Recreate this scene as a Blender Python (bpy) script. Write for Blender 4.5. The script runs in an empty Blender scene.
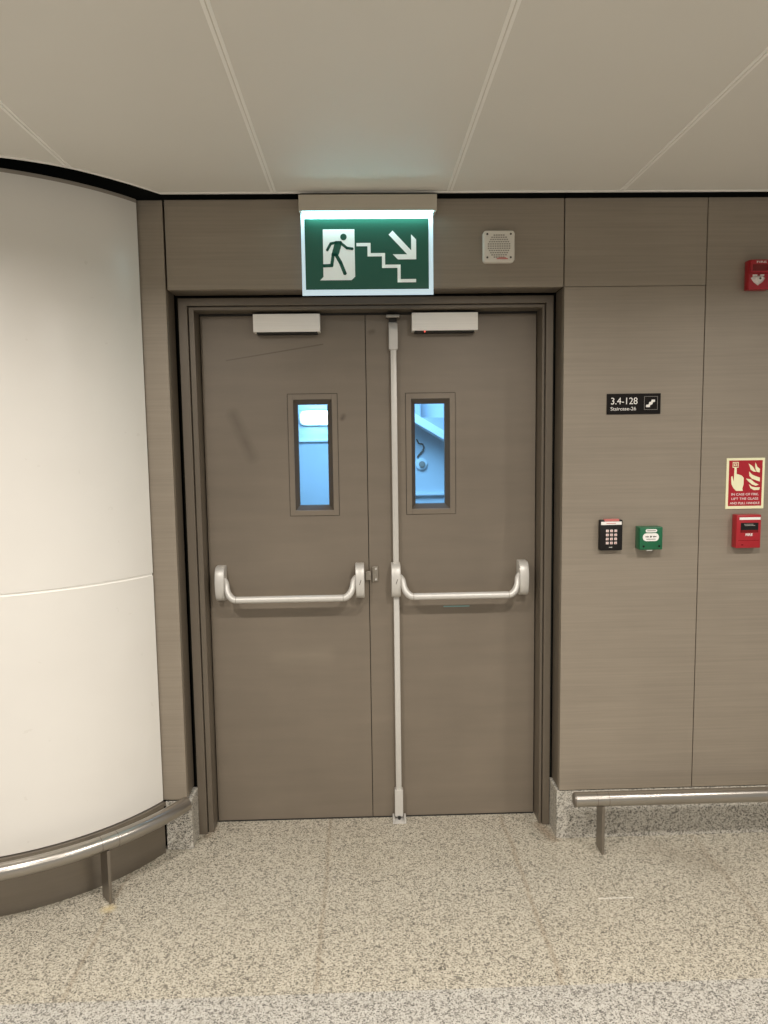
import bpy, bmesh, math, random
from mathutils import Vector, Matrix
random.seed(7)
S = bpy.context.scene
C = S.collection
PI = math.pi

# ------------------------------------------------------------------ camera
cam_d = bpy.data.cameras.new('camera'); cam = bpy.data.objects.new('camera', cam_d); C.objects.link(cam)
F = Vector((0.027926935, 0.994669604, -0.099259588)); RT = Vector((0.999470460, -0.029443953, -0.013851138)); UP = Vector((0.0166999, 0.0988202, 0.9949652))
cam.matrix_world = Matrix(((RT.x, UP.x, -F.x, 0.06154), (RT.y, UP.y, -F.y, -3.00677), (RT.z, UP.z, -F.z, 1.60778), (0, 0, 0, 1)))
cam_d.sensor_fit = 'HORIZONTAL'; cam_d.sensor_width = 36.0; cam_d.lens = 738.174 / 768 * 36
cam_d.clip_start = 0.05; cam_d.clip_end = 60
S.camera = cam
# ------------------------------------------------------------------ view, world, lights
S.view_settings.view_transform = 'Standard'; S.view_settings.look = 'None'
S.view_settings.gamma = 1.0; S.view_settings.use_curve_mapping = False
S.view_settings.exposure = 0.0
W = bpy.data.worlds.new('world'); S.world = W; W.use_nodes = True
bg = W.node_tree.nodes['Background']; bg.inputs[0].default_value = (1.0, 0.985, 0.95, 1); bg.inputs[1].default_value = 0.42

def light(name, loc, power, size, col=(1.0, 0.955, 0.90), shape='DISK', size_y=None, rot=(0, 0, 0), spread=None):
    d = bpy.data.lights.new(name, 'AREA'); d.energy = power; d.color = col; d.shape = shape; d.size = size
    if size_y: d.size_y = size_y
    if spread: d.spread = spread
    o = bpy.data.objects.new(name, d); o.location = loc; o.rotation_euler = rot; C.objects.link(o); return o
for x, p in ((-2.5, 12), (-0.8, 30), (0.75, 33), (2.2, 25)):
    light('ceiling_downlight_lamp', (x, -1.85, 2.478), p, 0.15, spread=math.radians(160))
for x in (-1.8, 0.0, 1.8):
    light('ceiling_downlight_lamp', (x, -3.9, 2.478), 34, 0.2, spread=math.radians(150))

# ------------------------------------------------------------------ materials
def lin(c): return tuple(((v / 255) / 12.92 if v / 255 <= 0.04045 else ((v / 255 + 0.055) / 1.055) ** 2.4) for v in c)
def newmat(name):
    m = bpy.data.materials.new(name); m.use_nodes = True; nt = m.node_tree
    return m, nt, nt.nodes['Principled BSDF']
def mat(name, rgb, rough=0.5, metal=0.0, spec=0.5, noise=0.0, nscale=6.0, emit=None, es=0.0, stretch=(1, 1, 1), bump=0.0):
    m, nt, b = newmat(name); c = lin(rgb)
    b.inputs['Base Color'].default_value = (*c, 1); b.inputs['Roughness'].default_value = rough
    b.inputs['Metallic'].default_value = metal; b.inputs['Specular IOR Level'].default_value = spec
    if noise or bump:
        tc = nt.nodes.new('ShaderNodeTexCoord'); mp = nt.nodes.new('ShaderNodeMapping'); mp.inputs['Scale'].default_value = stretch
        nt.links.new(tc.outputs['Object'], mp.inputs[0])
        n = nt.nodes.new('ShaderNodeTexNoise'); n.inputs['Scale'].default_value = nscale; n.inputs['Detail'].default_value = 5
        nt.links.new(mp.outputs[0], n.inputs['Vector'])
        if noise:
            r = nt.nodes.new('ShaderNodeValToRGB')
            r.color_ramp.elements[0].position = 0.25; r.color_ramp.elements[1].position = 0.75
            r.color_ramp.elements[0].color = (*[v * (1 - noise) for v in c], 1); r.color_ramp.elements[1].color = (*[min(1, v * (1 + noise)) for v in c], 1)
            nt.links.new(n.outputs['Fac'], r.inputs[0]); nt.links.new(r.outputs[0], b.inputs['Base Color'])
        if bump:
            bp = nt.nodes.new('ShaderNodeBump'); bp.inputs['Strength'].default_value = bump; bp.inputs['Distance'].default_value = 0.002
            nt.links.new(n.outputs['Fac'], bp.inputs['Height']); nt.links.new(bp.outputs[0], b.inputs['Normal'])
    if emit:
        b.inputs['Emission Color'].default_value = (*lin(emit), 1); b.inputs['Emission Strength'].default_value = es
    return m

def math_node(nt, op, a, b=None, clamp=False):
    n = nt.nodes.new('ShaderNodeMath'); n.operation = op; n.use_clamp = clamp
    for i, v in enumerate((a, b)):
        if v is None: continue
        if isinstance(v, (int, float)): n.inputs[i].default_value = v
        else: nt.links.new(v, n.inputs[i])
    return n.outputs[0]
def mixc(nt, fac, a, b, mode='MIX'):
    n = nt.nodes.new('ShaderNodeMix'); n.data_type = 'RGBA'; n.blend_type = mode
    for idx, v in ((0, fac), (6, a), (7, b)):
        if isinstance(v, (int, float)): n.inputs[idx].default_value = v
        elif isinstance(v, tuple): n.inputs[idx].default_value = (*v, 1) if len(v) == 3 else v
        else: nt.links.new(v, n.inputs[idx])
    return n.outputs[2]
def seg_mask(nt, X, Z, a, b, w):
    """soft mask around the segment a-b in the x/z plane"""
    dx, dz = b[0] - a[0], b[1] - a[1]; L2 = dx * dx + dz * dz
    px = math_node(nt, 'SUBTRACT', X, a[0]); pz = math_node(nt, 'SUBTRACT', Z, a[1])
    t = math_node(nt, 'DIVIDE', math_node(nt, 'ADD', math_node(nt, 'MULTIPLY', px, dx), math_node(nt, 'MULTIPLY', pz, dz)), L2, True)
    ex = math_node(nt, 'SUBTRACT', px, math_node(nt, 'MULTIPLY', t, dx)); ez = math_node(nt, 'SUBTRACT', pz, math_node(nt, 'MULTIPLY', t, dz))
    d = math_node(nt, 'SQRT', math_node(nt, 'ADD', math_node(nt, 'MULTIPLY', ex, ex), math_node(nt, 'MULTIPLY', ez, ez)))
    return math_node(nt, 'SUBTRACT', 1.0, math_node(nt, 'DIVIDE', d, w), True)

def brushed(name, rgb, rough, metal, streak, axis='x', blotch=0.10, marks=(), spec=0.5):
    m, nt, b = newmat(name); c = lin(rgb)
    b.inputs['Roughness'].default_value = rough; b.inputs['Metallic'].default_value = metal; b.inputs['Specular IOR Level'].default_value = spec
    g = nt.nodes.new('ShaderNodeNewGeometry')
    def noise(sc, scale, det=4):
        mp = nt.nodes.new('ShaderNodeMapping'); mp.inputs['Scale'].default_value = sc
        nt.links.new(g.outputs['Position'], mp.inputs[0])
        n = nt.nodes.new('ShaderNodeTexNoise'); n.inputs['Scale'].default_value = scale; n.inputs['Detail'].default_value = det
        nt.links.new(mp.outputs[0], n.inputs['Vector']); return n.outputs['Fac']
    n1 = noise((3, 3, 160) if axis == 'x' else (160, 3, 3), 1.0)
    n2 = noise((1, 1, 0.5), 3.0)
    n3 = noise((1.2, 1, 9) if axis == 'x' else (6, 1, 1), 2.2, 5)
    def spreadv(n, amt): return math_node(nt, 'ADD', 1.0, math_node(nt, 'MULTIPLY', math_node(nt, 'SUBTRACT', n, 0.5), amt))
    v = math_node(nt, 'MULTIPLY', math_node(nt, 'MULTIPLY', spreadv(n1, streak), spreadv(n2, blotch * 2)), spreadv(n3, blotch * 1.5))
    vm = nt.nodes.new('ShaderNodeVectorMath'); vm.operation = 'SCALE'; vm.inputs[0].default_value = c; nt.links.new(v, vm.inputs['Scale'])
    col = vm.outputs[0]
    if marks:
        sp = nt.nodes.new('ShaderNodeSeparateXYZ'); nt.links.new(g.outputs['Position'], sp.inputs[0])
        for a, bb, w, s, tint in marks:
            mk = math_node(nt, 'MULTIPLY', math_node(nt, 'MULTIPLY', seg_mask(nt, sp.outputs[0], sp.outputs[2], a, bb, w), s), math_node(nt, 'MULTIPLY', n3, 2.0), True)
            col = mixc(nt, mk, col, tint)
    nt.links.new(col, b.inputs['Base Color'])
    bp = nt.nodes.new('ShaderNodeBump'); bp.inputs['Strength'].default_value = 0.12; bp.inputs['Distance'].default_value = 0.001
    nt.links.new(n1, bp.inputs['Height']); nt.links.new(bp.outputs[0], b.inputs['Normal'])
    return m

DARKT = lin((70, 58, 46))
M = {}
M['panel'] = brushed('brushed_bronze_cladding', (146, 135, 120), 0.45, 0.2, 0.30, 'x', 0.10)
M['door'] = brushed('bronze_door_paint', (126, 115, 101), 0.42, 0.2, 0.05, 'x', 0.16, marks=(
    ((-0.455, 1.71), (-0.385, 1.54), 0.035, 0.30, DARKT), ((-0.475, 1.925), (-0.09, 1.985), 0.0035, 0.5, DARKT),
    ((-0.018, 1.69), (-0.012, 1.70), 0.014, 0.7, DARKT), ((0.10, 2.03), (0.112, 2.033), 0.014, 0.5, DARKT),
    ((-0.30, 0.70), (-0.10, 0.72), 0.05, 0.12, lin((170, 160, 140)))))
M['frame'] = brushed('bronze_frame_paint', (112, 102, 89), 0.40, 0.25, 0.06, 'z', 0.10)
M['steel'] = brushed('brushed_steel', (172, 166, 158), 0.28, 0.95, 0.10, 'x', 0.05)
M['steelv'] = brushed('brushed_steel_vertical_grain', (142, 134, 124), 0.38, 0.85, 0.10, 'z', 0.08)
M['kick'] = brushed('dark_brushed_steel', (136, 128, 118), 0.34, 0.85, 0.12, 'x', 0.16)
M['alu'] = mat('satin_aluminium', (206, 202, 195), 0.42, 0.25, noise=0.03, nscale=40)
M['alubox'] = brushed('brushed_aluminium', (244, 240, 232), 0.45, 0.15, 0.20, 'x', 0.03)
M['alud'] = mat('worn_nickel', (160, 152, 140), 0.35, 0.8, noise=0.12, nscale=90)
M['dark'] = mat('dark_gap_shade', (34, 35, 31), 0.8, spec=0.1)  # near-black puts the shade of the open gaps and void into the colour
M['seal'] = mat('dark_rubber_seal_and_shade', (34, 32, 28), 0.7)
M['ceil'] = mat('cream_grey_ceiling_paint', (228, 224, 215), 0.5, 0.0, noise=0.012, nscale=3)
M['ceilstrip'] = mat('pale_trim_joint_highlight', (250, 247, 240), 0.35)
M['ledmark'] = mat('red_indicator_glow', (255, 120, 100), 0.4, emit=(255, 90, 70), es=1.2)
M['white'] = mat('white_plastic', (222, 216, 204), 0.4)
M['grille'] = mat('grey_grille_slot', (150, 142, 130), 0.6)
M['screw'] = mat('dark_screw_head', (92, 86, 78), 0.5, 0.5)
M['redtext'] = mat('red_print', (196, 92, 84), 0.6)
M['red'] = mat('red_plastic', (164, 28, 38), 0.35)
M['reddark'] = mat('dark_red_lens', (112, 10, 12), 0.2)
M['redpaint'] = mat('dark_red_notice_print', (168, 20, 36), 0.4)
M['cream'] = mat('pale_photoluminescent_film', (240, 236, 196), 0.45)
M['black'] = mat('black_plastic', (22, 19, 18), 0.45, spec=0.3)
M['signblack'] = mat('black_sign_face', (24, 20, 18), 0.6, spec=0.15)
M['bead'] = mat('dark_bronze_glazing_bead', (84, 75, 64), 0.5)
M['signwhite'] = mat('white_sign_print', (236, 232, 226), 0.5)
M['signgrey'] = mat('grey_sign_line', (150, 145, 138), 0.5)
M['key'] = mat('white_key', (222, 204, 198), 0.45)
M['keyred'] = mat('red_key_print', (196, 110, 104), 0.5)
M['green'] = mat('green_plastic', (22, 96, 62), 0.35)
M['exitgreen'] = mat('backlit_green_film', (24, 68, 54), 0.3, emit=(30, 84, 68), es=0.30)
M['exitwhite'] = mat('backlit_white_film', (226, 228, 222), 0.35, emit=(215, 222, 216), es=0.28)
M['exitedge'] = mat('edge_lit_acrylic', (215, 235, 240), 0.25, emit=(195, 222, 240), es=0.5)
M['led'] = mat('led_strip_glow', (200, 240, 245), 0.4, emit=(170, 240, 255), es=6)
M['teal'] = mat('pale_teal_reflection', (130, 170, 170), 0.4)
M['strobe'] = mat('clear_strobe_lens', (226, 220, 216), 0.15, noise=0.2, nscale=80)
M['stairwall'] = mat('white_stairwell_plaster', (214, 222, 226), 0.6, noise=0.05, nscale=4)
M['stairwhite'] = mat('white_stairwell_trim', (236, 240, 240), 0.5)
M['stairgrey'] = mat('blue_grey_tread_shade', (176, 184, 200), 0.6, noise=0.08, nscale=12)  # darker blue-grey: shade above the stringer put into the tread colour
M['taupe'] = mat('taupe_metal_housing', (190, 180, 164), 0.5, 0.1)
M['lamp'] = mat('bulkhead_lamp_glow', (240, 250, 250), 0.4, emit=(200, 240, 255), es=14)

def white_panel():
    m, nt, b = newmat('glossy_cream_column_cladding'); b.inputs['Roughness'].default_value = 0.30
    b.inputs['Specular IOR Level'].default_value = 0.5
    g = nt.nodes.new('ShaderNodeNewGeometry'); n = nt.nodes.new('ShaderNodeTexNoise'); n.inputs['Scale'].default_value = 2.2; n.inputs['Detail'].default_value = 6
    nt.links.new(g.outputs['Position'], n.inputs['Vector'])
    col = mixc(nt, n.outputs['Fac'], lin((220, 215, 207)), lin((228, 224, 216)))
    n2 = nt.nodes.new('ShaderNodeTexNoise'); n2.inputs['Scale'].default_value = 26; n2.inputs['Detail'].default_value = 3; nt.links.new(g.outputs['Position'], n2.inputs['Vector'])
    sc = math_node(nt, 'MULTIPLY', math_node(nt, 'GREATER_THAN', n2.outputs['Fac'], 0.735), 0.12)
    nt.links.new(mixc(nt, sc, col, lin((170, 160, 145))), b.inputs['Base Color'])
    n3 = nt.nodes.new('ShaderNodeTexNoise'); n3.inputs['Scale'].default_value = 5; n3.inputs['Detail'].default_value = 1; nt.links.new(g.outputs['Position'], n3.inputs['Vector'])
    bp = nt.nodes.new('ShaderNodeBump'); bp.inputs['Strength'].default_value = 0.25; bp.inputs['Distance'].default_value = 0.02
    nt.links.new(n3.outputs['Fac'], bp.inputs['Height']); nt.links.new(bp.outputs[0], b.inputs['Normal'])
    return m
M['column'] = white_panel()

def granite(name, floor=False):
    m, nt, b = newmat(name); b.inputs['Roughness'].default_value = 0.42; b.inputs['Specular IOR Level'].default_value = 0.4
    g = nt.nodes.new('ShaderNodeNewGeometry'); P = g.outputs['Position']
    def vor(scale):
        v = nt.nodes.new('ShaderNodeTexVoronoi'); v.inputs['Scale'].default_value = scale; nt.links.new(P, v.inputs['Vector'])
        s = nt.nodes.new('ShaderNodeSeparateColor'); nt.links.new(v.outputs['Color'], s.inputs[0]); return s.outputs[0]
    def ramp(fac, stops):
        r = nt.nodes.new('ShaderNodeValToRGB'); r.color_ramp.interpolation = 'CONSTANT'
        e = r.color_ramp.elements
        while len(e) < len(stops): e.new(0.5)
        for k, (p, c) in enumerate(stops): e[k].position = p; e[k].color = (*lin(c), 1)
        nt.links.new(fac, r.inputs[0]); return r.outputs[0]
    def noise(sc, det=3):
        n = nt.nodes.new('ShaderNodeTexNoise'); n.inputs['Scale'].default_value = sc; n.inputs['Detail'].default_value = det; nt.links.new(P, n.inputs['Vector']); return n.outputs['Fac']
    base = ramp(vor(250), [(0, (38, 36, 34)), (0.09, (100, 96, 89)), (0.22, (150, 145, 135)), (0.40, (188, 182, 170)), (0.72, (206, 201, 190))])
    fine = ramp(vor(420), [(0, (76, 72, 66)), (0.18, (160, 154, 143)), (0.5, (198, 192, 180))])
    col = mixc(nt, 0.30, base, fine)
    big = math_node(nt, 'LESS_THAN', vor(125), 0.05)
    col = mixc(nt, math_node(nt, 'MULTIPLY', big, 0.55), col, lin((74, 70, 66)))
    if floor:
        sp = nt.nodes.new('ShaderNodeSeparateXYZ'); nt.links.new(P, sp.inputs[0]); X, Y = sp.outputs[0], sp.outputs[1]
        warp = math_node(nt, 'MULTIPLY', math_node(nt, 'SUBTRACT', noise(5), 0.5), 0.03)
        front = math_node(nt, 'LESS_THAN', math_node(nt, 'ADD', Y, math_node(nt, 'MULTIPLY', warp, 0.1)), -1.0)
        tint = mixc(nt, front, lin((248, 245, 237)), lin((243, 244, 246)))
        col = mixc(nt, 1.0, col, tint, 'MULTIPLY')
        # soiled, yellowed areas of their own outline along the joints
        dirt = math_node(nt, 'MULTIPLY', math_node(nt, 'SUBTRACT', noise(1.6, 4), 0.52, True), 0.6)
        col = mixc(nt, dirt, col, lin((158, 146, 122)))
        Xw = math_node(nt, 'ADD', X, warp)
        for xs, w, s in ((-0.10, 0.012, 0.28), (0.625, 0.014, 0.34), (-0.835, 0.012, 0.30), (1.36, 0.02, 0.2)):
            k = math_node(nt, 'SUBTRACT', 1.0, math_node(nt, 'DIVIDE', math_node(nt, 'ABSOLUTE', math_node(nt, 'SUBTRACT', Xw, xs)), w), True)
            k = math_node(nt, 'MULTIPLY', math_node(nt, 'MULTIPLY', k, s), math_node(nt, 'SUBTRACT', 1.0, front))
            col = mixc(nt, k, col, lin((112, 88, 60)))
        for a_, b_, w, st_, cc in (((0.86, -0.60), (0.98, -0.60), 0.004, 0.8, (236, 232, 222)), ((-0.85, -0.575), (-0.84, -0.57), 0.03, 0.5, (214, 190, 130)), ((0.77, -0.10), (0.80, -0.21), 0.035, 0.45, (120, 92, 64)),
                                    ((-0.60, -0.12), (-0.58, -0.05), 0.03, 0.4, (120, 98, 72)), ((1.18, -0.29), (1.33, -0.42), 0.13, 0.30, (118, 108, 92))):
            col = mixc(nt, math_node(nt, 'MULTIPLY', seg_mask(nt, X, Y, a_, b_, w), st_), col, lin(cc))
    nt.links.new(col, b.inputs['Base Color'])
    return m
M['floor'] = granite('speckled_granite_floor', True)
M['granite'] = granite('speckled_granite_upstand')

def glass():
    m = bpy.data.materials.new('blue_tinted_pane'); m.use_nodes = True; nt = m.node_tree; nt.nodes.clear()
    o = nt.nodes.new('ShaderNodeOutputMaterial'); t = nt.nodes.new('ShaderNodeBsdfTransparent'); t.inputs[0].default_value = (0.80, 0.93, 1.0, 1)
    gl = nt.nodes.new('ShaderNodeBsdfGlossy'); gl.inputs['Roughness'].default_value = 0.05; gl.inputs[0].default_value = (0.9, 0.95, 1, 1)
    mx = nt.nodes.new('ShaderNodeMixShader'); mx.inputs[0].default_value = 0.05
    nt.links.new(t.outputs[0], mx.inputs[1]); nt.links.new(gl.outputs[0], mx.inputs[2]); nt.links.new(mx.outputs[0], o.inputs[0]); return m
M['glass'] = glass()

# ------------------------------------------------------------------ building helpers
ORG = {}
def thing(name, label, cat, loc=(0, 0, 0), group=None, kind=None):
    o = bpy.data.objects.new(name, None); C.objects.link(o); o.location = loc; o.empty_display_size = 0.05
    ORG[o.name] = Vector(loc); return tag(o, label, cat, group, kind)
def tag(o, label=None, cat=None, group=None, kind=None):
    if label: o['label'] = label
    if cat: o['category'] = cat
    if group: o['group'] = group
    if kind: o['kind'] = kind
    return o

class MB:
    def __init__(s): s.bm = bmesh.new()
    def _merge(s, b):
        me = bpy.data.meshes.new('t'); b.to_mesh(me); s.bm.from_mesh(me); bpy.data.meshes.remove(me); b.free(); return s
    def box(s, x0, x1, y0, y1, z0, z1, bev=0.0, seg=2, mtx=None):
        b = bmesh.new(); bmesh.ops.create_cube(b, size=1)
        bmesh.ops.scale(b, vec=(x1 - x0, y1 - y0, z1 - z0), verts=b.verts); bmesh.ops.translate(b, vec=((x0 + x1) / 2, (y0 + y1) / 2, (z0 + z1) / 2), verts=b.verts)
        if bev: bmesh.ops.bevel(b, geom=b.edges[:], offset=bev, segments=seg, profile=0.5, affect='EDGES')
        if mtx: bmesh.ops.transform(b, matrix=mtx, verts=b.verts)
        return s._merge(b)
    def prism(s, pts, y0, y1, bev=0.0, seg=2):
        """outline in x/z, extruded from y0 (front) to y1"""
        b = bmesh.new(); n = len(pts)
        f = [b.verts.new((x, y0, z)) for x, z in pts]; k = [b.verts.new((x, y1, z)) for x, z in pts]
        b.faces.new(f); b.faces.new(k[::-1])
        for i in range(n): b.faces.new((f[i], k[i], k[(i + 1) % n], f[(i + 1) % n]))
        bmesh.ops.recalc_face_normals(b, faces=b.faces)
        if bev:
            fe = [e for e in b.edges if e.verts[0] in f and e.verts[1] in f]
            bmesh.ops.bevel(b, geom=fe, offset=bev, segments=seg, profile=0.5, affect='EDGES')
        bmesh.ops.triangulate(b, faces=[q for q in b.faces if len(q.verts) > 4])
        return s._merge(b)
    def stroke(s, pts, w, y0, y1, ext=0.5):
        for a, c in zip(pts, pts[1:]):
            dx, dz = c[0] - a[0], c[1] - a[1]; L = math.hypot(dx, dz); ux, uz = dx / L, dz / L; h = w / 2; e = w * ext
            A = (a[0] - ux * e, a[1] - uz * e); B = (c[0] + ux * e, c[1] + uz * e)
            s.prism([(A[0] - uz * h, A[1] + ux * h), (B[0] - uz * h, B[1] + ux * h), (B[0] + uz * h, B[1] - ux * h), (A[0] + uz * h, A[1] - ux * h)], y0, y1)
        return s
    def disc(s, x, z, r, y0, y1, n=32, bev=0.0, rx=None):
        return s.prism([(x + (rx or r) * math.cos(2 * PI * i / n), z + r * math.sin(2 * PI * i / n)) for i in range(n)], y0, y1, bev)
    def tube(s, path, r, n=24, caps=True):
        b = bmesh.new(); P = [Vector(p) for p in path]; rings = []; up = None
        for i, p in enumerate(P):
            t = (P[min(i + 1, len(P) - 1)] - P[max(i - 1, 0)]).normalized()
            if up is None:
                up = Vector((0, 0, 1)) if abs(t.z) < 0.9 else Vector((0, 1, 0))
            a = t.cross(up).normalized(); up = a.cross(t).normalized()
            rr = r[i] if isinstance(r, (list, tuple)) else r
            rings.append([b.verts.new(p + a * rr * math.cos(2 * PI * k / n) + up * rr * math.sin(2 * PI * k / n)) for k in range(n)])
        for q, w in zip(rings, rings[1:]):
            for k in range(n): b.faces.new((q[k], q[(k + 1) % n], w[(k + 1) % n], w[k]))
        if caps: b.faces.new(rings[0][::-1]); b.faces.new(rings[-1])
        bmesh.ops.recalc_face_normals(b, faces=b.faces); return s._merge(b)
    def arc(s, cx, cy, r0, r1, a0, a1, z0, z1, n=96):
        """curved slab around a vertical axis"""
        b = bmesh.new(); rings = []
        for i in range(n + 1):
            a = a0 + (a1 - a0) * i / n; c, q = math.cos(a), math.sin(a)
            rings.append([b.verts.new((cx + r * c, cy + r * q, z)) for r, z in ((r1, z0), (r1, z1), (r0, z1), (r0, z0))])
        for q, w in zip(rings, rings[1:]):
            for k in range(4): b.faces.new((q[k], q[(k + 1) % 4], w[(k + 1) % 4], w[k]))
        b.faces.new(rings[0]); b.faces.new(rings[-1][::-1]); bmesh.ops.recalc_face_normals(b, faces=b.faces); return s._merge(b)
    def text(s, body, x, z, size, y, width=None, align='LEFT', depth=0.0004, off=0.0):
        cu = bpy.data.curves.new('t', 'FONT'); cu.body = body; cu.size = size; cu.extrude = depth; cu.align_x = align; cu.offset = off
        o = bpy.data.objects.new('t', cu); C.objects.link(o); bpy.context.view_layer.update()
        me = bpy.data.meshes.new_from_object(o.evaluated_get(bpy.context.evaluated_depsgraph_get()))
        sx = 1.0
        if width:
            xs = [v.co.x for v in me.vertices]; sx = width / (max(xs) - min(xs))
        me.transform(Matrix.Translation((x, y, z)) @ Matrix.Rotation(PI / 2, 4, 'X') @ Matrix.Diagonal((sx, 1, 1, 1)))
        s.bm.from_mesh(me); bpy.data.objects.remove(o); bpy.data.curves.remove(cu); bpy.data.meshes.remove(me); return s
    def build(s, name, m, parent=None, smooth=False, org=None):
        me = bpy.data.meshes.new(name); o = bpy.data.objects.new(name, me); C.objects.link(o)
        base = ORG[parent.name] if parent else Vector(org or (0, 0, 0))
        bmesh.ops.translate(s.bm, vec=-base, verts=s.bm.verts); s.bm.to_mesh(me); s.bm.free()
        me.materials.append(M[m]); ORG[o.name] = base
        if parent: o.parent = parent
        else: o.location = base
        if smooth:
            me.shade_smooth(); me.set_sharp_from_angle(angle=math.radians(38))
        return o
def rrect(x0, x1, z0, z1, r, n=6):
    pts = []
    for cx, cz, a in ((x1 - r, z1 - r, 0), (x0 + r, z1 - r, PI / 2), (x0 + r, z0 + r, PI), (x1 - r, z0 + r, 1.5 * PI)):
        for i in range(n + 1): t = a + PI / 2 * i / n; pts.append((cx + r * math.cos(t), cz + r * math.sin(t)))
    return pts
def rot_about(p, ang): return Matrix.Translation(p) @ Matrix.Rotation(ang, 4, 'Z') @ Matrix.Translation(-Vector(p))

# ------------------------------------------------------------------ the setting
WF = -0.213                                    # front plane of the wall cladding
CX, CY, CR = -1.44, 0.18, 0.81                 # round column
XL, XR = -0.645, 0.822                         # door recess
fl = MB().box(-4.5, 4.5, -8, 0.16, -0.1, 0).build('floor', 'floor')
tag(fl, 'pale speckled granite tiled floor in front of the double door', 'floor', kind='structure')

# ceiling: metal panels with a joint between each pair; the back edge is straight over the wall and sweeps round the column
edge = [(-0.645, -0.243), (-0.722, -0.347), (-0.793, -0.428), (-0.869, -0.500), (-0.967, -0.562), (-1.047, -0.596), (-1.2, -0.645), (-1.44, -0.675)]
edge += [(2 * CX - x, y) for x, y in edge[-2::-1]]
edge = edge[::-1]
def yb(x):
    if x >= edge[-1][0] or x <= edge[0][0]: return -0.243
    for i in range(len(edge) - 1):
        if edge[i][0] <= x <= edge[i + 1][0]:
            p0 = edge[max(i - 1, 0)]; p1, p2 = edge[i], edge[i + 1]; p3 = edge[min(i + 2, len(edge) - 1)]
            h = p2[0] - p1[0]; t = (x - p1[0]) / h
            m1 = (p2[1] - p0[1]) / (p2[0] - p0[0]) * h if i > 0 else (p2[1] - p1[1]); m2 = (p3[1] - p1[1]) / (p3[0] - p1[0]) * h if i < len(edge) - 2 else (p2[1] - p1[1])
            return (2*t**3-3*t**2+1)*p1[1] + (t**3-2*t**2+t)*m1 + (-2*t**3+3*t**2)*p2[1] + (t**3-t**2)*m2
CZ = 2.491
ceil = thing('ceiling', 'low ceiling of large cream metal panels with fine joints', 'ceiling', kind='structure')
seams = [-4.3, -3.39, -2.76, -2.13, -1.495, -0.868, -0.241, 0.3905, 1.018, 1.65, 2.28, 2.91, 4.3]
def plan_slab(x0, x1, z0, z1, yf, yoff=0.0):
    b = bmesh.new(); n = max(2, int((x1 - x0) / 0.012)); xs = [x0 + (x1 - x0) * i / n for i in range(n + 1)]
    ks = [[b.verts.new(p) for p in ((x, yf, z0), (x, yb(x) + yoff, z0), (x, yb(x) + yoff, z1), (x, yf, z1))] for x in xs]
    for q, w in zip(ks, ks[1:]):
        for k in range(4): b.faces.new((q[k], q[(k + 1) % 4], w[(k + 1) % 4], w[k]))
    b.faces.new(ks[0]); b.faces.new(ks[-1][::-1]); bmesh.ops.recalc_face_normals(b, faces=b.faces); return b
for a, b_ in zip(seams, seams[1:]):
    mb = MB(); mb._merge(plan_slab(a + 0.0016, b_ - 0.0016, CZ, CZ + 0.02, -8)); mb.build('ceiling_panel', 'ceil', ceil)
for s in seams[1:-1]:
    mb = MB(); mb._merge(plan_slab(s - 0.010, s - 0.0014, CZ - 0.0015, CZ + 0.001, -8, -0.012)); mb._merge(plan_slab(s + 0.0014, s + 0.010, CZ - 0.0015, CZ + 0.001, -8, -0.012))
    mb.build('joint_strip', 'ceilstrip', ceil)  # paler colour paints the light caught by the bevelled panel edges
MB().box(-4.3, 4.3, -8, -0.9, CZ + 0.021, CZ + 0.05).build('backing', 'dark', ceil)
for s in seams[1:-1]:
    mb = MB(); mb._merge(plan_slab(s - 0.006, s + 0.006, CZ + 0.0008, CZ + 0.003, -8, -0.012)); mb.build('joint_backing', 'white', ceil)
# folded edge trim of the ceiling
b = bmesh.new(); ks = []
xs = [-4.3, -2.4] + [edge[0][0] + (edge[-1][0] - edge[0][0]) * i / 140 for i in range(141)] + [0, 4.3]
for x in xs:
    y = yb(x); ks.append([b.verts.new(p) for p in ((x, y - 0.010, CZ - 0.003), (x, y + 0.002, CZ - 0.003), (x, y + 0.002, CZ + 0.022), (x, y - 0.010, CZ + 0.022))])
for q, w in zip(ks, ks[1:]):
    for k in range(4): b.faces.new((q[k], q[(k + 1) % 4], w[(k + 1) % 4], w[k]))
bmesh.ops.recalc_face_normals(b, faces=b.faces)
mb = MB(); mb._merge(b); tag(mb.build('trim_1', 'ceilstrip'), 'pale metal edge trim where the ceiling sweeps round the column', 'trim', kind='structure')
# void above, coloured dark for its shade
MB().box(-4.3, 4.3, -1.3, 0.5, 2.80, 2.86).build('void_lid', 'dark', ceil)

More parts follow.
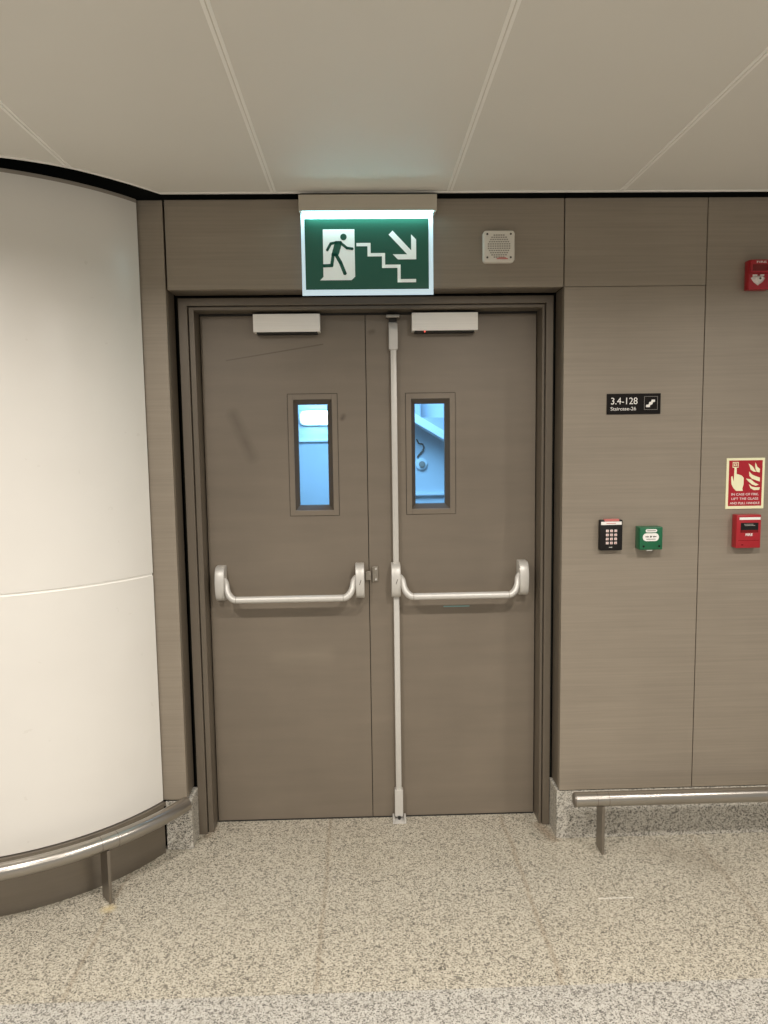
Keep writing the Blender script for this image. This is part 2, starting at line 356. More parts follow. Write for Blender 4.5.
# wall core (coloured dark for the shade behind the cladding) and the cladding panels
def wall_root(name, label): return thing(name, label, 'wall', kind='structure')
wb = wall_root('wall_back', 'brushed bronze metal panel over the double door')
core = MB().box(XL - 0.02, XR + 0.02, WF + 0.035, 0.06, 2.176, 2.80); core.build('core', 'dark', wb)
MB().box(XL + 0.003, XR - 0.003, WF, WF + 0.03, 2.160, 2.478, 0.0015).build('wall_panel', 'panel', wb)
MB().box(XL + 0.003, XR - 0.003, WF + 0.03, -0.098, 2.160, 2.168).build('soffit_return', 'frame', wb)
wr = wall_root('wall_right', 'brushed bronze metal cladding on the wall right of the door')
MB().box(XR + 0.012, 4.3, WF + 0.03, 0.06, 0.0, 2.80).build('core', 'dark', wr)
SX = [XR, 1.356, 1.89, 2.424, 2.958, 3.49, 4.3]
for i, (a, b_) in enumerate(zip(SX, SX[1:])):
    if i == 0:
        MB().box(a + 0.001, b_ - 0.0015, WF, WF + 0.03, 0.2035, 2.159, 0.0012).build('wall_panel', 'panel', wr)
        MB().box(a + 0.001, b_ - 0.0015, WF, WF + 0.03, 2.1605, 2.478, 0.0012).build('wall_panel', 'panel', wr)
    else:
        MB().box(a + 0.0015, b_ - 0.0015, WF, WF + 0.03, 0.2035, 2.478, 0.0012).build('wall_panel', 'panel', wr)
MB().box(XR + 0.001, XR + 0.011, WF + 0.03, -0.092, 0.2035, 2.1605).build('return_panel', 'frame', wr)
wl = wall_root('wall_left', 'narrow bronze pilaster between the white column and the door')
MB().box(-2.3, XL - 0.014, WF + 0.035, 0.06, 0.0, 2.80).build('core', 'dark', wl)
MB().box(-0.746, XL - 0.004, WF, WF + 0.03, 0.207, 2.478, 0.003).build('wall_panel', 'panel', wl)
MB().box(XL - 0.012, XL - 0.004, WF + 0.03, -0.092, 0.207, 2.478).build('return_panel', 'frame', wl)
MB().box(-4.3, -2.2, WF, WF + 0.04, 0.0, 2.478).build('wall_panel', 'panel', wl)

# granite upstands
bb = MB().box(XR - 0.008, 4.3, WF + 0.004, -0.088, 0, 0.199, 0.002).build('baseboard_right', 'granite'); tag(bb, 'speckled granite upstand under the right wall behind the handrail', 'baseboard', kind='structure')
bb = MB().box(-0.735, XL + 0.012, WF + 0.004, -0.088, 0, 0.199, 0.002).build('baseboard_left', 'granite'); tag(bb, 'small granite block at the foot of the pilaster beside the column', 'baseboard', kind='structure')

# door frame: two stepped bands and a stop
def frame_band(mb, x0, x1, x2, x3, zt, w_z, y0, y1, bev=0.0012):
    mb.box(x0, x1, y0, y1, 0, zt, bev); mb.box(x2, x3, y0, y1, 0, zt, bev); mb.box(x1 - 0.001, x2 + 0.001, y0, y1, zt - w_z, zt, bev)
fr = thing('trim_2', 'stepped bronze metal frame around the double door', 'door frame', kind='structure')
mb = MB(); frame_band(mb, -0.634, -0.600, 0.784, 0.812, 2.150, 0.028, -0.100, 0.05); mb.build('outer_band', 'frame', fr)
mb = MB(); frame_band(mb, -0.597, -0.577, 0.7715, 0.781, 2.119, 0.012, -0.088, 0.05); mb.build('inner_band', 'frame', fr)
mb = MB(); frame_band(mb, -0.5995, -0.5965, 0.7805, 0.7845, 2.1225, 0.004, -0.080, 0.05, 0); mb.build('groove', 'bead', fr)
MB().box(-0.578, 0.772, 0.0, 0.05, 2.0985, 2.108).build('head_stop', 'seal', fr)
mb = MB(); mb.box(-0.600, -0.560, 0.0465, 0.056, 0.0, 2.14).box(0.756, 0.800, 0.0465, 0.056, 0.0, 2.14).box(-0.56, 0.756, 0.0465, 0.056, 2.085, 2.14); mb.box(-0.70, -0.56, 0.061, 0.068, 0.0, 2.25).box(0.756, 0.88, 0.061, 0.068, 0.0, 2.25).box(-0.56, 0.756, 0.061, 0.068, 2.085, 2.25); mb.build('frame_light_block', 'seal', fr)  # unseen strips added behind the frame to block stairwell light
MB().box(-0.643, -0.636, -0.085, 0.05, 0.2, 2.15).build('gap_shade', 'dark', fr)  # dark filler strips: shade of the frame gap put into the colour
MB().box(0.814, 0.821, -0.085, 0.05, 0.2, 2.15).build('gap_shade', 'dark', fr)
MB().box(-0.643, 0.821, -0.085, 0.05, 2.151, 2.158).build('gap_shade', 'dark', fr)

# doors
def leaf(name, label, x0, x1, vp):
    d = thing(name, label, 'door', ((x0 + x1) / 2, 0.02, 0.004), kind='structure')
    a, b_, c, e = vp                           # outer edges of the vision panel
    g = 0.041                                  # frame width
    ga, gb, gc, ge = a + g - 0.003, b_ - g, c + g, e - g
    mb = MB()                                  # the leaf with its opening
    for q in ((x0, a + .02, .004, 2.0975), (b_ - .02, x1, .004, 2.0975), (a + .02, b_ - .02, .004, c + .02), (a + .02, b_ - .02, e - .02, 2.0975)):
        mb.box(q[0], q[1], 0.0, 0.045, q[2], q[3])
    bmesh.ops.remove_doubles(mb.bm, verts=mb.bm.verts, dist=1e-5)
    mb.build('leaf_panel', 'door', d)
    mb = MB()
    for q in ((a - .0015, b_ + .0015, e, e + .0018), (a - .0015, b_ + .0015, c - .0018, c), (a - .0018, a, c, e), (b_, b_ + .0018, c, e)):
        mb.box(q[0], q[1], -0.0006, 0.002, q[2], q[3])
    mb.build('groove', 'seal', d)
    mb = MB(); w = 0.022
    for q in ((a, a + w, c, e), (b_ - w, b_, c, e), (a + w, b_ - w, c, c + w), (a + w, b_ - w, e - w, e)):
        mb.box(q[0], q[1], -0.004, 0.045, q[2], q[3], 0.001)
    mf = mb.build('window_frame', 'door', d)
    b = bmesh.new()                            # sloping bead down to the pane
    o = [(a + w, c + w), (b_ - w, c + w), (b_ - w, e - w), (a + w, e - w)]; i = [(ga, gc), (gb, gc), (gb, ge), (ga, ge)]
    rings = [[b.verts.new((x, y, z)) for x, z in r] for r, y in ((o, -0.001), (o, 0.0), (i, 0.018), (i, 0.045))]
    for q, r in zip(rings, rings[1:]):
        for k in range(4): b.faces.new((q[k], q[(k + 1) % 4], r[(k + 1) % 4], r[k]))
    mb = MB(); mb._merge(b); mb.build('glazing_bead', 'bead', mf)
    MB().box(ga - .002, gb + .002, 0.022, 0.028, gc - .002, ge + .002).build('glass_pane', 'glass', d)
    if x1 < 0.2: MB().box(x1 - 0.012, x1 + 0.014, 0.046, 0.052, 0.006, 2.095).build('gap_light_block', 'seal', d)  # added behind the gap between the leaves to block stairwell light
    return d
d1 = leaf('door_1', 'left leaf of the bronze double door with narrow window', -0.573, 0.0795, (-0.2355, -0.037, 1.298, 1.789))
d2 = leaf('door_2', 'right leaf of the bronze double door crossed by the tall rod', 0.0825, 0.768, (0.2395, 0.4395, 1.297, 1.787))
th = MB().box(-0.574, 0.769, -0.004, 0.05, 0, 0.0035).build('trim_3', 'seal'); tag(th, 'thin dark sill line under the double door', 'threshold', kind='structure')

def push_bar(d, xl, xr, rod=False):
    """xl/xr = left and right end casings (x0, x1)"""
    zc, h = 1.030, 0.140
    # bar tube with bends that rise into the inner sides of the casings
    zb, yb_ = 0.972, -0.088; L, R = xl[1] + 0.000, xr[0] - 0.000
    pts = [(L - .002, -0.046, 1.050), (L + .004, -0.052, 1.045), (L + .009, -0.060, 1.037)]
    for k in range(11):
        t = PI / 2 * k / 10; pts.append((L + .011 + 0.040 * (1 - math.cos(t)), -0.066 - 0.022 * math.sin(t), 1.028 - (1.028 - zb) * math.sin(t)))
    pts = pts + [(R + (L - p[0]), p[1], p[2]) for p in pts][::-1]
    n_ = len(pts) // 2; rad = [min(0.0140, 0.0085 + 0.0007 * k) for k in range(n_)]
    bar = MB().tube(pts, rad + rad[::-1], 20).build('push_bar', 'alu', d, True)
    for (a, b_) in (xl, xr):
        # rounded casing: D-shaped in profile
        mb = MB(); prof = []
        n = 14
        for k in range(n + 1):
            t = -PI / 2 + PI * k / n; prof.append((-0.022 - 0.050 * max(math.cos(t), 0) ** 0.6 if math.cos(t) > 1e-6 else -0.022, zc + h / 2 * math.sin(t)))
        prof = [(0.0, zc - h / 2)] + prof + [(0.0, zc + h / 2)]
        b = bmesh.new(); l = [b.verts.new((a, y, z)) for y, z in prof]; r = [b.verts.new((b_, y, z)) for y, z in prof]
        b.faces.new(l); b.faces.new(r[::-1])
        for k in range(len(l)): b.faces.new((l[k], r[k], r[(k + 1) % len(l)], l[(k + 1) % len(l)]))
        bmesh.ops.recalc_face_normals(b, faces=b.faces)
        ee = [e for e in b.edges if abs(e.verts[0].co.x - e.verts[1].co.x) < 1e-6 and (e.verts[0].co.y < -0.001 or e.verts[1].co.y < -0.001)]
        bmesh.ops.bevel(b, geom=ee, offset=0.003, segments=2, profile=0.5, affect='EDGES')
        mb._merge(b); mb.build('end_casing', 'alu', bar, True)
    for x in (xl[1] + 0.050, xr[0] - 0.050):
        MB().tube([(x - .0010, -0.088, 0.972), (x + .0010, -0.088, 0.972)], 0.0143, 20).build('joint_ring', 'grille', bar, True)
    return bar
pb = push_bar(d1, (-0.540, -0.503), (0.025, 0.061))
mx = 0.0445
MB().stroke([(mx - .003, 1.022), (mx + .003, 1.040)], 0.0022, -0.0732, -0.068).build('emblem', 'screw', pb)
pb = push_bar(d2, (0.171, 0.208), (0.6925, 0.730))
mx = 0.192
MB().stroke([(mx - .003, 1.022), (mx + .003, 1.040)], 0.0022, -0.0732, -0.068).build('emblem', 'screw', pb)
# vertical rod on the right leaf
rod = MB().box(0.180, 0.2035, -0.030, 0.0, 1.095, 2.0, 0.003).box(0.180, 0.2035, -0.030, 0.0, 0.10, 0.985, 0.003).build('vertical_rod', 'alu', d2, True); tag(rod, 'pale aluminium vertical rod')
prof = [(0, 1.958), (-0.036, 1.958), (-0.038, 2.03), (-0.034, 2.055), (-0.022, 2.067), (0, 2.067)]
def casing(prof, x0, x1, name, parent):
    b = bmesh.new(); l = [b.verts.new((x0, y, z)) for y, z in prof]; r = [b.verts.new((x1, y, z)) for y, z in prof]
    b.faces.new(l); b.faces.new(r[::-1])
    for k in range(len(l)): b.faces.new((l[k], r[k], r[(k + 1) % len(l)], l[(k + 1) % len(l)]))
    bmesh.ops.recalc_face_normals(b, faces=b.faces); bmesh.ops.bevel(b, geom=b.edges[:], offset=0.0018, segments=2, affect='EDGES')
    mb = MB(); mb._merge(b); return mb.build(name, 'alu', parent, True)
casing(prof, 0.174, 0.2085, 'top_casing', rod)
casing([(0, 0.014), (-0.030, 0.014), (-0.036, 0.07), (-0.036, 0.133), (0, 0.133)], 0.1745, 0.2085, 'bottom_casing', rod)
# latch on the left leaf, strike on the right leaf
MB().box(0.066, 0.089, -0.022, 0.0, 1.030, 1.066, 0.002).build('latch_bolt', 'alud', d1)
st = MB().box(0.0945, 0.1185, -0.007, 0.0, 1.0215, 1.083, 0.001).box(0.0945, 0.099, -0.016, -0.005, 1.0215, 1.083, 0.001).build('strike_plate', 'alud', d2)
for z in (1.030, 1.074): MB().disc(0.109, z, 0.0042, -0.0085, -0.006, 14, 0.0006).build('screw', 'alu', st)
MB().box(0.388, 0.496, -0.0012, 0.0, 0.9065, 0.9115).build('reflection_strip', 'teal', d2)  # teal reflection of the exit sign, painted as a thin strip

# keeps for the rod
k = thing('bolt_keep', 'small steel keep above the top end of the vertical rod', 'bolt keep', (0.19, -0.02, 2.09))
MB().box(0.164, 0.216, -0.050, -0.002, 2.080, 2.091, 0.001).build('plate', 'alud', k)
MB().box(0.176, 0.206, -0.030, -0.004, 2.067, 2.080, 0.0008).build('bolt_tip', 'seal', k)
sk = thing('bolt_socket', 'small U-shaped metal floor socket below the vertical rod', 'bolt keep', (0.192, -0.03, 0))
MB().box(0.164, 0.220, -0.062, -0.006, 0, 0.004, 0.001).build('base_plate', 'alu', sk)
for x in (0.164, 0.212): MB().box(x, x + 0.008, -0.062, -0.010, 0.004, 0.020, 0.002).build('side_lug', 'alu', sk)
MB().tube([(0.192, -0.030, 0.004), (0.192, -0.030, 0.018)], 0.006, 14).build('bolt_pin', 'seal', sk)

# magnetic locks under the frame head
def lock(x0, x1, label):
    t = thing('magnetic_lock', label, 'door lock', ((x0 + x1) / 2, -0.03, 2.026), 'brushed boxes at the top of the door')
    MB().box(x0, x1, -0.056, -0.003, 2.0275, 2.0965, 0.0012).build('housing', 'alubox', t)
    MB().box(x0 + 0.012, x1 - 0.012, -0.048, -0.003, 2.0215, 2.0275).build('underside_shade', 'seal', t)  # dark strip paints the shadow under the housing
    return t
lock(-0.3565, -0.096, 'brushed aluminium lock box at the top of the left door leaf')
t = lock(0.2645, 0.5245, 'brushed aluminium lock box with red light on the right leaf')
MB().disc(0.315, 2.0235, 0.0028, -0.0565, -0.047, 12).build('indicator_light', 'ledmark', t)

# ------------------------------------------------------------------ column
TH0, TH1 = math.radians(-30.0), math.radians(-210)
col = thing('column', 'large round column clad in glossy white panels, left of the door', 'column', (CX, CY, 0))
MB().arc(CX, CY, CR - 0.05, CR - 0.012, TH0, TH1, 0.0, 2.478).build('core', 'seal', col, True)
MB().arc(CX, CY, CR - 0.010, CR, TH0, TH1, 1.113, 2.464).build('upper_panel', 'column', col, True)
MB().arc(CX, CY, CR - 0.010, CR, TH0, TH1, 0.2125, 1.1035).build('lower_panel', 'column', col, True)
MB().arc(CX, CY, CR - 0.011, CR - 0.004, TH0, TH1, 1.1035, 1.113).build('joint_strip', 'ceilstrip', col, True)
MB().arc(CX, CY, CR - 0.010, CR + 0.0008, TH0, TH1, 2.464, 2.476).build('top_trim', 'grille', col, True)
MB().arc(CX, CY, CR - 0.010, CR + 0.002, TH0, TH1, 0.0, 0.196).build('kick_plate', 'kick', col, True)
MB().arc(CX, CY, CR - 0.012, CR + 0.014, TH0, TH1, 0.196, 0.2095).build('ledge_trim', 'steelv', col, True)

# ------------------------------------------------------------------ handrails
def post(root, base, ang, ztop):
    """flat bar post; ang turns its depth axis away from the wall normal (-y)"""
    m = rot_about(base, ang); x, y = base[0], base[1]
    MB().box(x - 0.0055, x + 0.0055, y - 0.034, y + 0.034, 0, ztop, 0.001, mtx=m).build('post', 'steelv', root)
RZ, RR = 0.2135, 0.0275
hr = thing('handrail', 'straight low steel bumper rail along the right wall', 'handrail', (0.97, -0.31, 0))
t = MB().tube([(0.858, -0.31, RZ), (4.0, -0.31, RZ)], RR, 32).build('rail_tube', 'steel', hr, True)
MB().tube([(0.853, -0.31, RZ), (0.8585, -0.31, RZ)], [0.024, 0.0273], 32).build('end_cap', 'steelv', t, True)
for x in (0.94, 0.985, 2.23, 2.275): MB().tube([(x - 0.0012, -0.31, RZ), (x + 0.0012, -0.31, RZ)], RR + 0.0006, 32).build('joint_ring', 'steelv', t, True)
for x in (0.962, 2.25, 3.55): post(hr, (x, -0.300, 0), 0, RZ - 0.02)
hl = thing('handrail', 'curved low steel bumper rail bending around the white column', 'handrail', (-0.86, -0.53, 0))
R2 = 0.912
def rp(a, z=RZ): return (CX + R2 * math.cos(a), CY + R2 * math.sin(a), z)
a0, a1 = math.radians(-28.8), math.radians(-152)
t = MB().tube([rp(a0 + (a1 - a0) * i / 110) for i in range(111)], RR, 32).build('rail_tube', 'steel', hl, True)
for a in (-48.0, -51.6):
    a = math.radians(a); MB().tube([rp(a - 0.0013), rp(a + 0.0013)], RR + 0.0006, 32).build('joint_ring', 'steelv', t, True)
for a in (-50.5, -108.0):
    r = math.radians(a); post(hl, (CX + (R2 - 0.008) * math.cos(r), CY + (R2 - 0.008) * math.sin(r), 0), r + PI / 2, RZ - 0.02)

# ------------------------------------------------------------------ exit sign
ex = thing('exit_sign', 'lit green emergency exit sign with running man, stairs and arrow', 'exit sign', (0.095, -0.24, 2.13))
MB().box(-0.151, 0.343, -0.278, WF, 2.419, 2.474, 0.0015).build('housing', 'taupe', ex)
MB().box(-0.140, 0.332, -0.270, -0.258, 2.4165, 2.4195).build('led_strip', 'led', ex)
bl = MB().box(-0.1465, 0.331, -0.2485, -0.2425, 2.129, 2.419).build('lit_panel', 'exitedge', ex)
gf = MB().box(-0.1335, 0.3145, -0.2495, -0.2483, 2.149, 2.398).build('green_face', 'exitgreen', bl)
Y0, Y1 = -0.2502, -0.2494
MB().prism([(-0.068, 2.361), (0.046, 2.361), (0.046, 2.194), (0.033, 2.182), (-0.081, 2.182), (-0.069, 2.194)], Y0, Y1).build('doorway_symbol', 'exitwhite', bl)
mb = MB().disc(0.006, 2.334, 0.0115, -0.2508, Y0, 24)
mb.prism([(-0.024, 2.320), (-0.002, 2.320), (0.001, 2.314), (-0.012, 2.272), (-0.039, 2.270)], -0.2508, Y0)
for p, w in (([(-0.020, 2.3145), (-0.040, 2.311), (-0.053, 2.289)], 0.0095), ([(-0.006, 2.3145), (0.018, 2.295), (0.037, 2.2925)], 0.0095), ([(-0.022, 2.272), (-0.006, 2.244), (0.009, 2.206)], 0.0125), ([(-0.032, 2.272), (-0.038, 2.234), (-0.066, 2.233)], 0.0115)):
    mb.stroke(p, w, -0.2508, Y0, 0.28)
    for q in p: mb.disc(q[0], q[1], w / 2, -0.2508, Y0, 16)
mb.build('running_man_symbol', 'exitgreen', bl)
MB().stroke([(0.058, 2.307), (0.098, 2.307), (0.098, 2.271), (0.150, 2.271), (0.150, 2.230), (0.206, 2.230), (0.206, 2.1785), (0.262, 2.1785)], 0.0115, Y0, Y1).build('stairs_symbol', 'exitwhite', bl)
mb = MB().stroke([(0.178, 2.347), (0.250, 2.272)], 0.020, Y0, Y1, 0.1)
mb.prism([(0.251, 2.342), (0.269, 2.324), (0.269, 2.254), (0.202, 2.254), (0.184, 2.272), (0.251, 2.272)], Y0, Y1).build('arrow_symbol', 'exitwhite', bl)
light('exit_sign_led_lamp', (0.095, -0.264, 2.4155), 0.9, 0.46, (0.55, 0.95, 1.0), 'RECTANGLE', 0.008, rot=(math.radians(12), 0, 0))

# ------------------------------------------------------------------ small fittings on the walls
sp = thing('wall_speaker', 'square white wall speaker with round grille above the door', 'speaker', (0.574, WF, 2.245))
MB().prism(rrect(0.516, 0.632, 2.245, 2.358, 0.012), -0.236, WF, 0.004, 3).build('case', 'white', sp, True)
mb = MB()
for r in range(11):
    z = 2.263 + r * 0.0078; hw = math.sqrt(max(0.0, 0.0445 ** 2 - (z - 2.302) ** 2))
    n = int(hw * 2 / 0.0085)
    for k_ in range(n):
        x = 0.574 + (k_ - (n - 1) / 2) * 0.0085; mb.box(x - 0.003, x + 0.003, -0.2366, -0.2358, z - 0.0022, z + 0.0022)
mb.build('grille', 'grille', sp)
for x in (0.531, 0.617):
    for z in (2.262, 2.345): MB().disc(x, z, 0.0038, -0.2372, -0.2355, 14).build('screw', 'screw', sp)
MB().box(0.565, 0.606, -0.2370, -0.2359, 2.2555, 2.2585).box(0.572, 0.600, -0.2370, -0.2359, 2.2605, 2.2625).build('printed_line', 'redtext', sp)

# stair sign
ss = thing('staircase_sign', 'small black sign reading 3.4-128 Staircase-26 on the right wall', 'sign', (1.09, WF, 1.686))
MB().box(0.988, 1.193, WF - 0.005, WF, 1.686, 1.763, 0.001).build('sign_plate', 'signblack', ss)
ty = WF - 0.0055
MB().text('3.4-128', 1.001, 1.7235, 0.036, ty, width=0.101).build('number_text', 'signwhite', ss)
MB().text('Staircase-26', 1.001, 1.7005, 0.0185, ty, width=0.097).build('name_text', 'signwhite', ss)
mb = MB()
for q in (((1.1305, 1.7025), (1.1805, 1.7025)), ((1.1805, 1.7025), (1.1805, 1.7515)), ((1.1805, 1.7515), (1.1305, 1.7515)), ((1.1305, 1.7515), (1.1305, 1.7025))):
    mb.stroke(q, 0.0011, WF - 0.0058, WF - 0.0048, 0.5)
mb.build('symbol_border', 'signgrey', ss)
MB().prism([(1.137, 1.7115), (1.137, 1.720), (1.1475, 1.722), (1.149, 1.7305), (1.1565, 1.732), (1.158, 1.7395), (1.171, 1.7395), (1.171, 1.7315), (1.163, 1.7295), (1.161, 1.722), (1.1535, 1.7195), (1.151, 1.7115)], WF - 0.0058, WF - 0.0048).build('stairs_symbol', 'signwhite', ss)

# keypad
kp = thing('keypad', 'black door keypad with white keys on the right wall', 'keypad', (1.004, WF, 1.175))
MB().box(0.963, 1.050, -0.238, WF, 1.1690, 1.286, 0.004).build('case', 'black', kp, True)
MB().box(0.966, 1.045, -0.2405, -0.230, 1.2675, 1.280, 0.001).build('white_label', 'signwhite', kp)
MB().box(0.979, 1.036, -0.2385, -0.222, 1.2805, 1.2895, 0.001).build('pink_label', 'keyred', kp)
MB().box(0.986, 1.022, -0.241, -0.2402, 1.2725, 1.2745).build('printed_line', 'keyred', kp)
nm = ['1', '2', '3', '4', '5', '6', '7', '8', '9', '*', '0', '#']
key0 = None
for r in range(4):
    for c_ in range(3):
        x = 0.9905 + c_ * 0.0160; z = 1.2445 - r * 0.0155
        if key0 is None:
            key0 = MB().box(x - .0053, x + .0053, -0.2405, -0.237, z - .0048, z + .0048, 0.001).build('key', 'key', kp); k_ = key0
        else:
            k_ = key0.copy(); C.objects.link(k_); k_.parent = kp; k_.location = (c_ * 0.0160, 0, -r * 0.0155)
        d_ = MB().text(nm[r * 3 + c_], x, z - 0.003, 0.0085, -0.2412, align='CENTER').build('digit', 'keyred', kp)
MB().box(0.998, 1.010, -0.2387, -0.2375, 1.1805, 1.1825).build('printed_mark', 'signwhite', kp)

# green call point
gc = thing('door_release_point', 'green emergency door release box beside the black keypad', 'call point', (1.15, WF, 1.175))
MB().box(1.107, 1.1955, -0.262, WF, 1.172, 1.2595, 0.004).build('case', 'green', gc, True)
MB().prism(rrect(1.129, 1.1725, 1.2395, 1.2515, 0.0055), -0.2628, -0.2618).build('top_label', 'signwhite', gc)
MB().prism(rrect(1.1185, 1.180, 1.206, 1.236, 0.0145), -0.2630, -0.2618).build('break_panel', 'signwhite', gc)
mb = MB().box(1.134, 1.168, -0.2633, -0.2626, 1.2445, 1.2468)
mb.disc(1.149, 1.223, 0.0036, -0.2636, -0.2628, 14)
mb.prism([(1.128, 1.2215), (1.137, 1.2215), (1.137, 1.2195), (1.142, 1.223), (1.137, 1.2265), (1.137, 1.2245), (1.128, 1.2245)], -0.2636, -0.2628)
mb.prism([(1.170, 1.2215), (1.161, 1.2215), (1.161, 1.2195), (1.156, 1.223), (1.161, 1.2265), (1.161, 1.2245), (1.170, 1.2245)], -0.2636, -0.2628)
mb.box(1.132, 1.167, -0.2636, -0.2628, 1.2125, 1.2145)
mb.build('printed_symbol', 'screw', gc)
for x in (1.122, 1.182): MB().disc(x, 1.186, 0.004, -0.2632, -0.2615, 14).build('screw_hole', 'black', gc)
MB().box(1.136, 1.158, -0.258, -0.246, 1.168, 1.1745).build('key_tab', 'alu', gc)

# fire notice
fn = thing('fire_notice', 'red notice with pointing hand, flames and cream border', 'sign', (1.53, WF, 1.318))
MB().box(1.455, 1.6035, WF - 0.004, WF, 1.3185, 1.514, 0.0008).build('border_plate', 'cream', fn)
MB().box(1.464, 1.594, WF - 0.0046, WF - 0.0035, 1.330, 1.505).build('red_face', 'redpaint', fn)
y0, y1 = WF - 0.0052, WF - 0.0044
mb = MB()
for q in ((1.4775, 1.5005, 1.4965, 1.499), (1.4775, 1.5005, 1.4775, 1.480), (1.4775, 1.480, 1.480, 1.4965), (1.498, 1.5005, 1.480, 1.4965)): mb.box(q[0], q[1], y0, y1, q[2], q[3])
mb.box(1.4835, 1.4945, y0, y1, 1.4835, 1.4935).build('button_symbol', 'cream', fn)
MB().disc(1.489, 1.4885, 0.0032, y0 - 0.0004, y0, 14).build('button_dot', 'redpaint', fn)
MB().prism([(1.485, 1.478), (1.493, 1.478), (1.494, 1.453), (1.503, 1.451), (1.514, 1.447), (1.522, 1.438), (1.522, 1.413), (1.518, 1.398), (1.520, 1.388), (1.494, 1.388), (1.483, 1.399), (1.475, 1.414), (1.473, 1.443), (1.4775, 1.445), (1.481, 1.433), (1.4835, 1.424)], y0, y1).build('hand_symbol', 'cream', fn)
mb = MB()
for p in ([(1.539, 1.493), (1.552, 1.484), (1.561, 1.474), (1.565, 1.466), (1.573, 1.461), (1.560, 1.461), (1.548, 1.469)], [(1.566, 1.496), (1.573, 1.480), (1.584, 1.471), (1.583, 1.458), (1.574, 1.460), (1.567, 1.469), (1.565, 1.482)],
          [(1.542, 1.462), (1.556, 1.449), (1.571, 1.443), (1.585, 1.438), (1.585, 1.423), (1.570, 1.428), (1.554, 1.434), (1.544, 1.445)], [(1.531, 1.435), (1.550, 1.432), (1.565, 1.419), (1.582, 1.411), (1.570, 1.407), (1.555, 1.412), (1.541, 1.424)],
          [(1.543, 1.413), (1.555, 1.404), (1.569, 1.401), (1.586, 1.401), (1.584, 1.391), (1.564, 1.390), (1.550, 1.397)]): mb.prism(p, y0, y1)
mb.build('flame_symbol', 'cream', fn)
mb = MB().text('IN CASE OF FIRE,', 1.529, 1.3705, 0.0125, y0 + 0.0003, width=0.106, align='CENTER', off=0.0)
mb.text('LIFT THE GLASS', 1.529, 1.3535, 0.0125, y0 + 0.0003, width=0.104, align='CENTER', off=0.0).text('AND PULL HANDLE', 1.529, 1.3365, 0.0125, y0 + 0.0003, width=0.116, align='CENTER', off=0.0)
mb.build('notice_text', 'signwhite', fn)

# red call point
rc = thing('fire_alarm_call_point', 'red fire alarm pull box directly under the fire notice', 'call point', (1.53, WF, 1.175))
MB().box(1.484, 1.579, -0.250, WF, 1.1705, 1.2985, 0.003).build('case', 'red', rc, True)
MB().box(1.4945, 1.5755, -0.2512, -0.2495, 1.2795, 1.289).build('white_label', 'signwhite', rc)
MB().box(1.500, 1.568, -0.2510, -0.2495, 1.240, 1.268).build('black_label', 'black', rc)
mb = MB()
for z, a, b_ in ((1.2625, 1.512, 1.548), (1.2575, 1.515, 1.555)): mb.box(a, b_, -0.2515, -0.2508, z - .0011, z + .0011)
mb.build('printed_line', 'signgrey', rc)
MB().box(1.500, 1.568, -0.2513, -0.2495, 1.231, 1.2405).build('pull_lip', 'reddark', rc)
MB().text('FIRE', 1.533, 1.2175, 0.0135, -0.2506, width=0.027, align='CENTER', off=0.0003).build('fire_text', 'signwhite', rc)
MB().box(1.4925, 1.572, -0.2505, -0.2495, 1.1995, 1.2008).box(1.504, 1.512, -0.2508, -0.2495, 1.1815, 1.185).build('case_seam', 'reddark', rc)

# red beacon
bc = thing('fire_alarm_beacon', 'red fire alarm beacon with clear strobe high on the right wall', 'alarm beacon', (1.555, WF, 2.135))
MB().box(1.500, 1.582, -0.246, WF, 2.138, 2.2445, 0.003).build('case', 'red', bc, True)
MB().box(1.502, 1.594, -0.256, -0.245, 2.197, 2.2435, 0.002).build('sounder_cover', 'red', bc, True)
MB().box(1.5085, 1.576, -0.2568, -0.2555, 2.203, 2.226).build('sounder_window', 'reddark', bc)
MB().text('FIRE', 1.541, 2.231, 0.0105, -0.2565, width=0.036, align='CENTER').build('fire_text', 'signwhite', bc)
b = bmesh.new(); base = [(1.508, 2.178), (1.517, 2.187), (1.553, 2.187), (1.562, 2.178), (1.553, 2.165), (1.535, 2.152), (1.519, 2.163)]
bv = [b.verts.new((x, -0.246, z)) for x, z in base]; tv = [b.verts.new((1.535 + (x - 1.535) * .5, -0.262, 2.173 + (z - 2.173) * .5)) for x, z in base]
b.faces.new(tv)
for k_ in range(len(base)): b.faces.new((bv[k_], bv[(k_ + 1) % len(base)], tv[(k_ + 1) % len(base)], tv[k_]))
bmesh.ops.recalc_face_normals(b, faces=b.faces); mb = MB(); mb._merge(b); lens = mb.build('strobe_lens', 'strobe', bc)
MB().box(1.514, 1.530, -0.250, -0.2455, 2.186, 2.191).box(1.542, 1.556, -0.250, -0.2455, 2.186, 2.191).build('lens_clip', 'signwhite', bc)
MB().disc(1.535, 2.174, 0.004, -0.2635, -0.2615, 12).build('flash_tube', 'screw', lens)

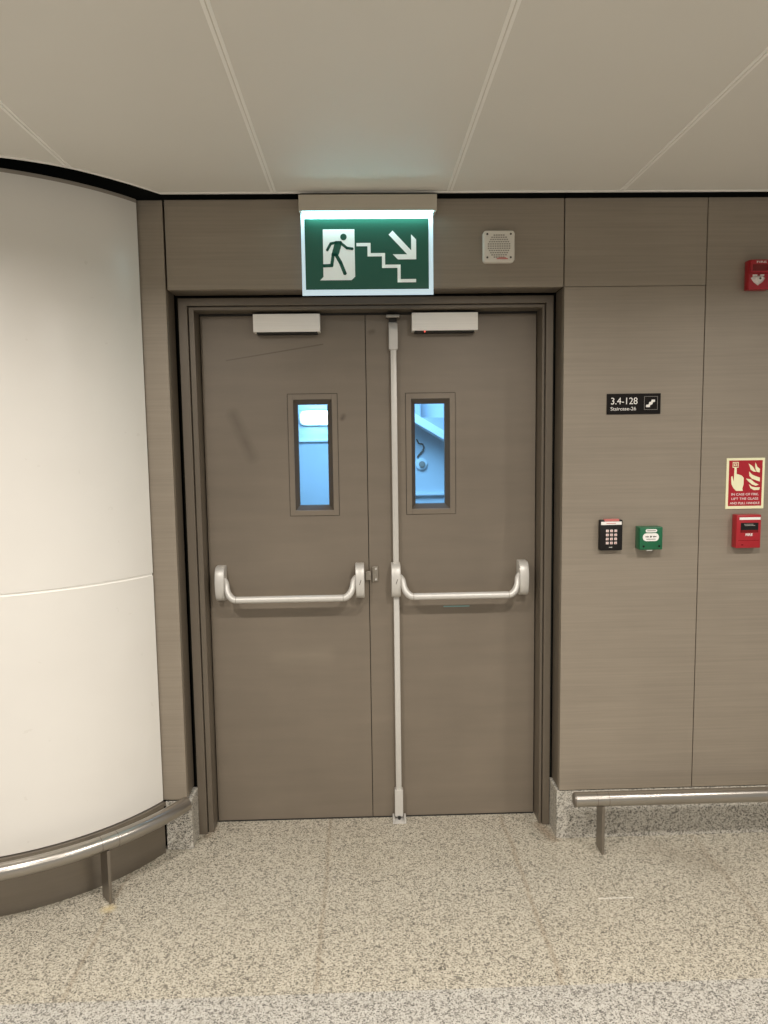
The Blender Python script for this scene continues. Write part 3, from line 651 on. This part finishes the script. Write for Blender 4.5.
# ------------------------------------------------------------------ stairwell behind the doors
SWB = 1.45
for nm_, lb, ct, q in (('wall_stairwell', 'bluish white stairwell wall seen through the door windows', 'wall', (-1.7, 1.9, SWB, SWB + 0.1, -0.1, 3.0)),
                   ('wall_stairwell_left', 'left side wall of the stairwell behind the door', 'wall', (-1.8, -1.7, 0.06, SWB + 0.1, -0.1, 3.0)),
                   ('wall_stairwell_right', 'right side wall of the stairwell behind the door', 'wall', (1.9, 2.0, 0.06, SWB + 0.1, -0.1, 3.0)),
                   ('ceiling_stairwell', 'white ceiling of the stairwell behind the door', 'ceiling', (-1.8, 2.0, 0.06, SWB + 0.1, 2.9, 3.0)),
                   ('floor_stairwell', 'plain landing floor of the stairwell behind the door', 'floor', (-1.8, 2.0, 0.165, SWB + 0.1, -0.1, 0.0))):
    tag(MB().box(*q).build(nm_, 'stairwall'), lb, ct, kind='structure')
# landing edge seen in the left window and the sloping flight in the right one
lg = MB().box(-0.62, 0.10, SWB - 0.02, SWB, 1.592, 1.605, 0.002).build('wall_ledge', 'stairwhite', org=(-0.3, 1.44, 1.60)); tag(lg, 'thin white ledge in the stairwell, under the bright lamp', 'ledge')
bk = thing('bulkhead_lamp', 'bright white bulkhead lamp seen through the left door window', 'lamp', (-0.20, SWB, 1.69))
MB().prism(rrect(-0.310, -0.095, 1.690, 1.780, 0.03), SWB - 0.02, SWB, 0.004).build('base', 'stairwhite', bk)
MB().prism(rrect(-0.298, -0.107, 1.698, 1.772, 0.036), SWB - 0.05, SWB - 0.02, 0.01, 3).build('diffuser', 'lamp', bk, True)
st = thing('stair_flight', 'white stair flight sloping down behind the right door window', 'staircase', (0.5, 1.3, 1.6))
sl = -0.60
def sz(x): return 1.752 + (x - 0.35) * sl
MB().prism([(0.10, sz(0.10)), (1.85, sz(1.85)), (1.85, sz(1.85) - 0.050), (0.10, sz(0.10) - 0.050)], 1.18, 1.24).build('stringer', 'stairwhite', st)
MB().prism([(0.10, sz(0.10) - 0.002), (1.85, sz(1.85) - 0.002), (1.85, sz(1.85) - 0.048), (0.10, sz(0.10) - 0.048)], 1.24, SWB - 0.002).build('soffit_slab', 'stairwall', st)
for i in range(6):
    x = 0.12 + i * 0.28; MB().prism([(x, sz(x)), (x + 0.278, sz(x)), (x + 0.278, sz(x + 0.278))], 1.245, SWB - 0.002).build('tread', 'stairgrey', st)
rb = thing('alarm_bell', 'small round white alarm bell seen through the right door window', 'bell', (0.41, SWB, 1.47))
MB().disc(0.415, 1.452, 0.035, SWB - 0.025, SWB, 32, 0.006).build('rim', 'stairwhite', rb, True)
MB().disc(0.418, 1.450, 0.019, SWB - 0.040, SWB - 0.025, 24, 0.004).build('dome', 'grille', rb, True)
cn = MB().tube([(0.388, SWB - 0.012, 1.60), (0.40, SWB - 0.014, 1.575), (0.425, SWB - 0.014, 1.57), (0.432, SWB - 0.014, 1.55), (0.425, SWB - 0.014, 1.53), (0.40, SWB - 0.012, 1.505), (0.392, SWB - 0.012, 1.49)], 0.005, 10)
tag(cn.build('wall_cable', 'screw', smooth=True, org=(0.41, SWB, 1.55)), 'looped dark cable on the stairwell wall above the bell', 'cable')
lg = MB().box(0.14, 0.80, SWB - 0.03, SWB, 1.262, 1.275, 0.002).build('wall_ledge', 'stairwhite', org=(0.45, SWB, 1.27)); tag(lg, 'thin white ledge low behind the right door window', 'ledge')
light('stairwell_fill_light', (0.1, 0.30, 2.35), 40, 0.7, (0.36, 0.66, 1.0), rot=(math.radians(62), 0, 0))  # added unseen blue fill, aimed to light the back wall without ledge shadows
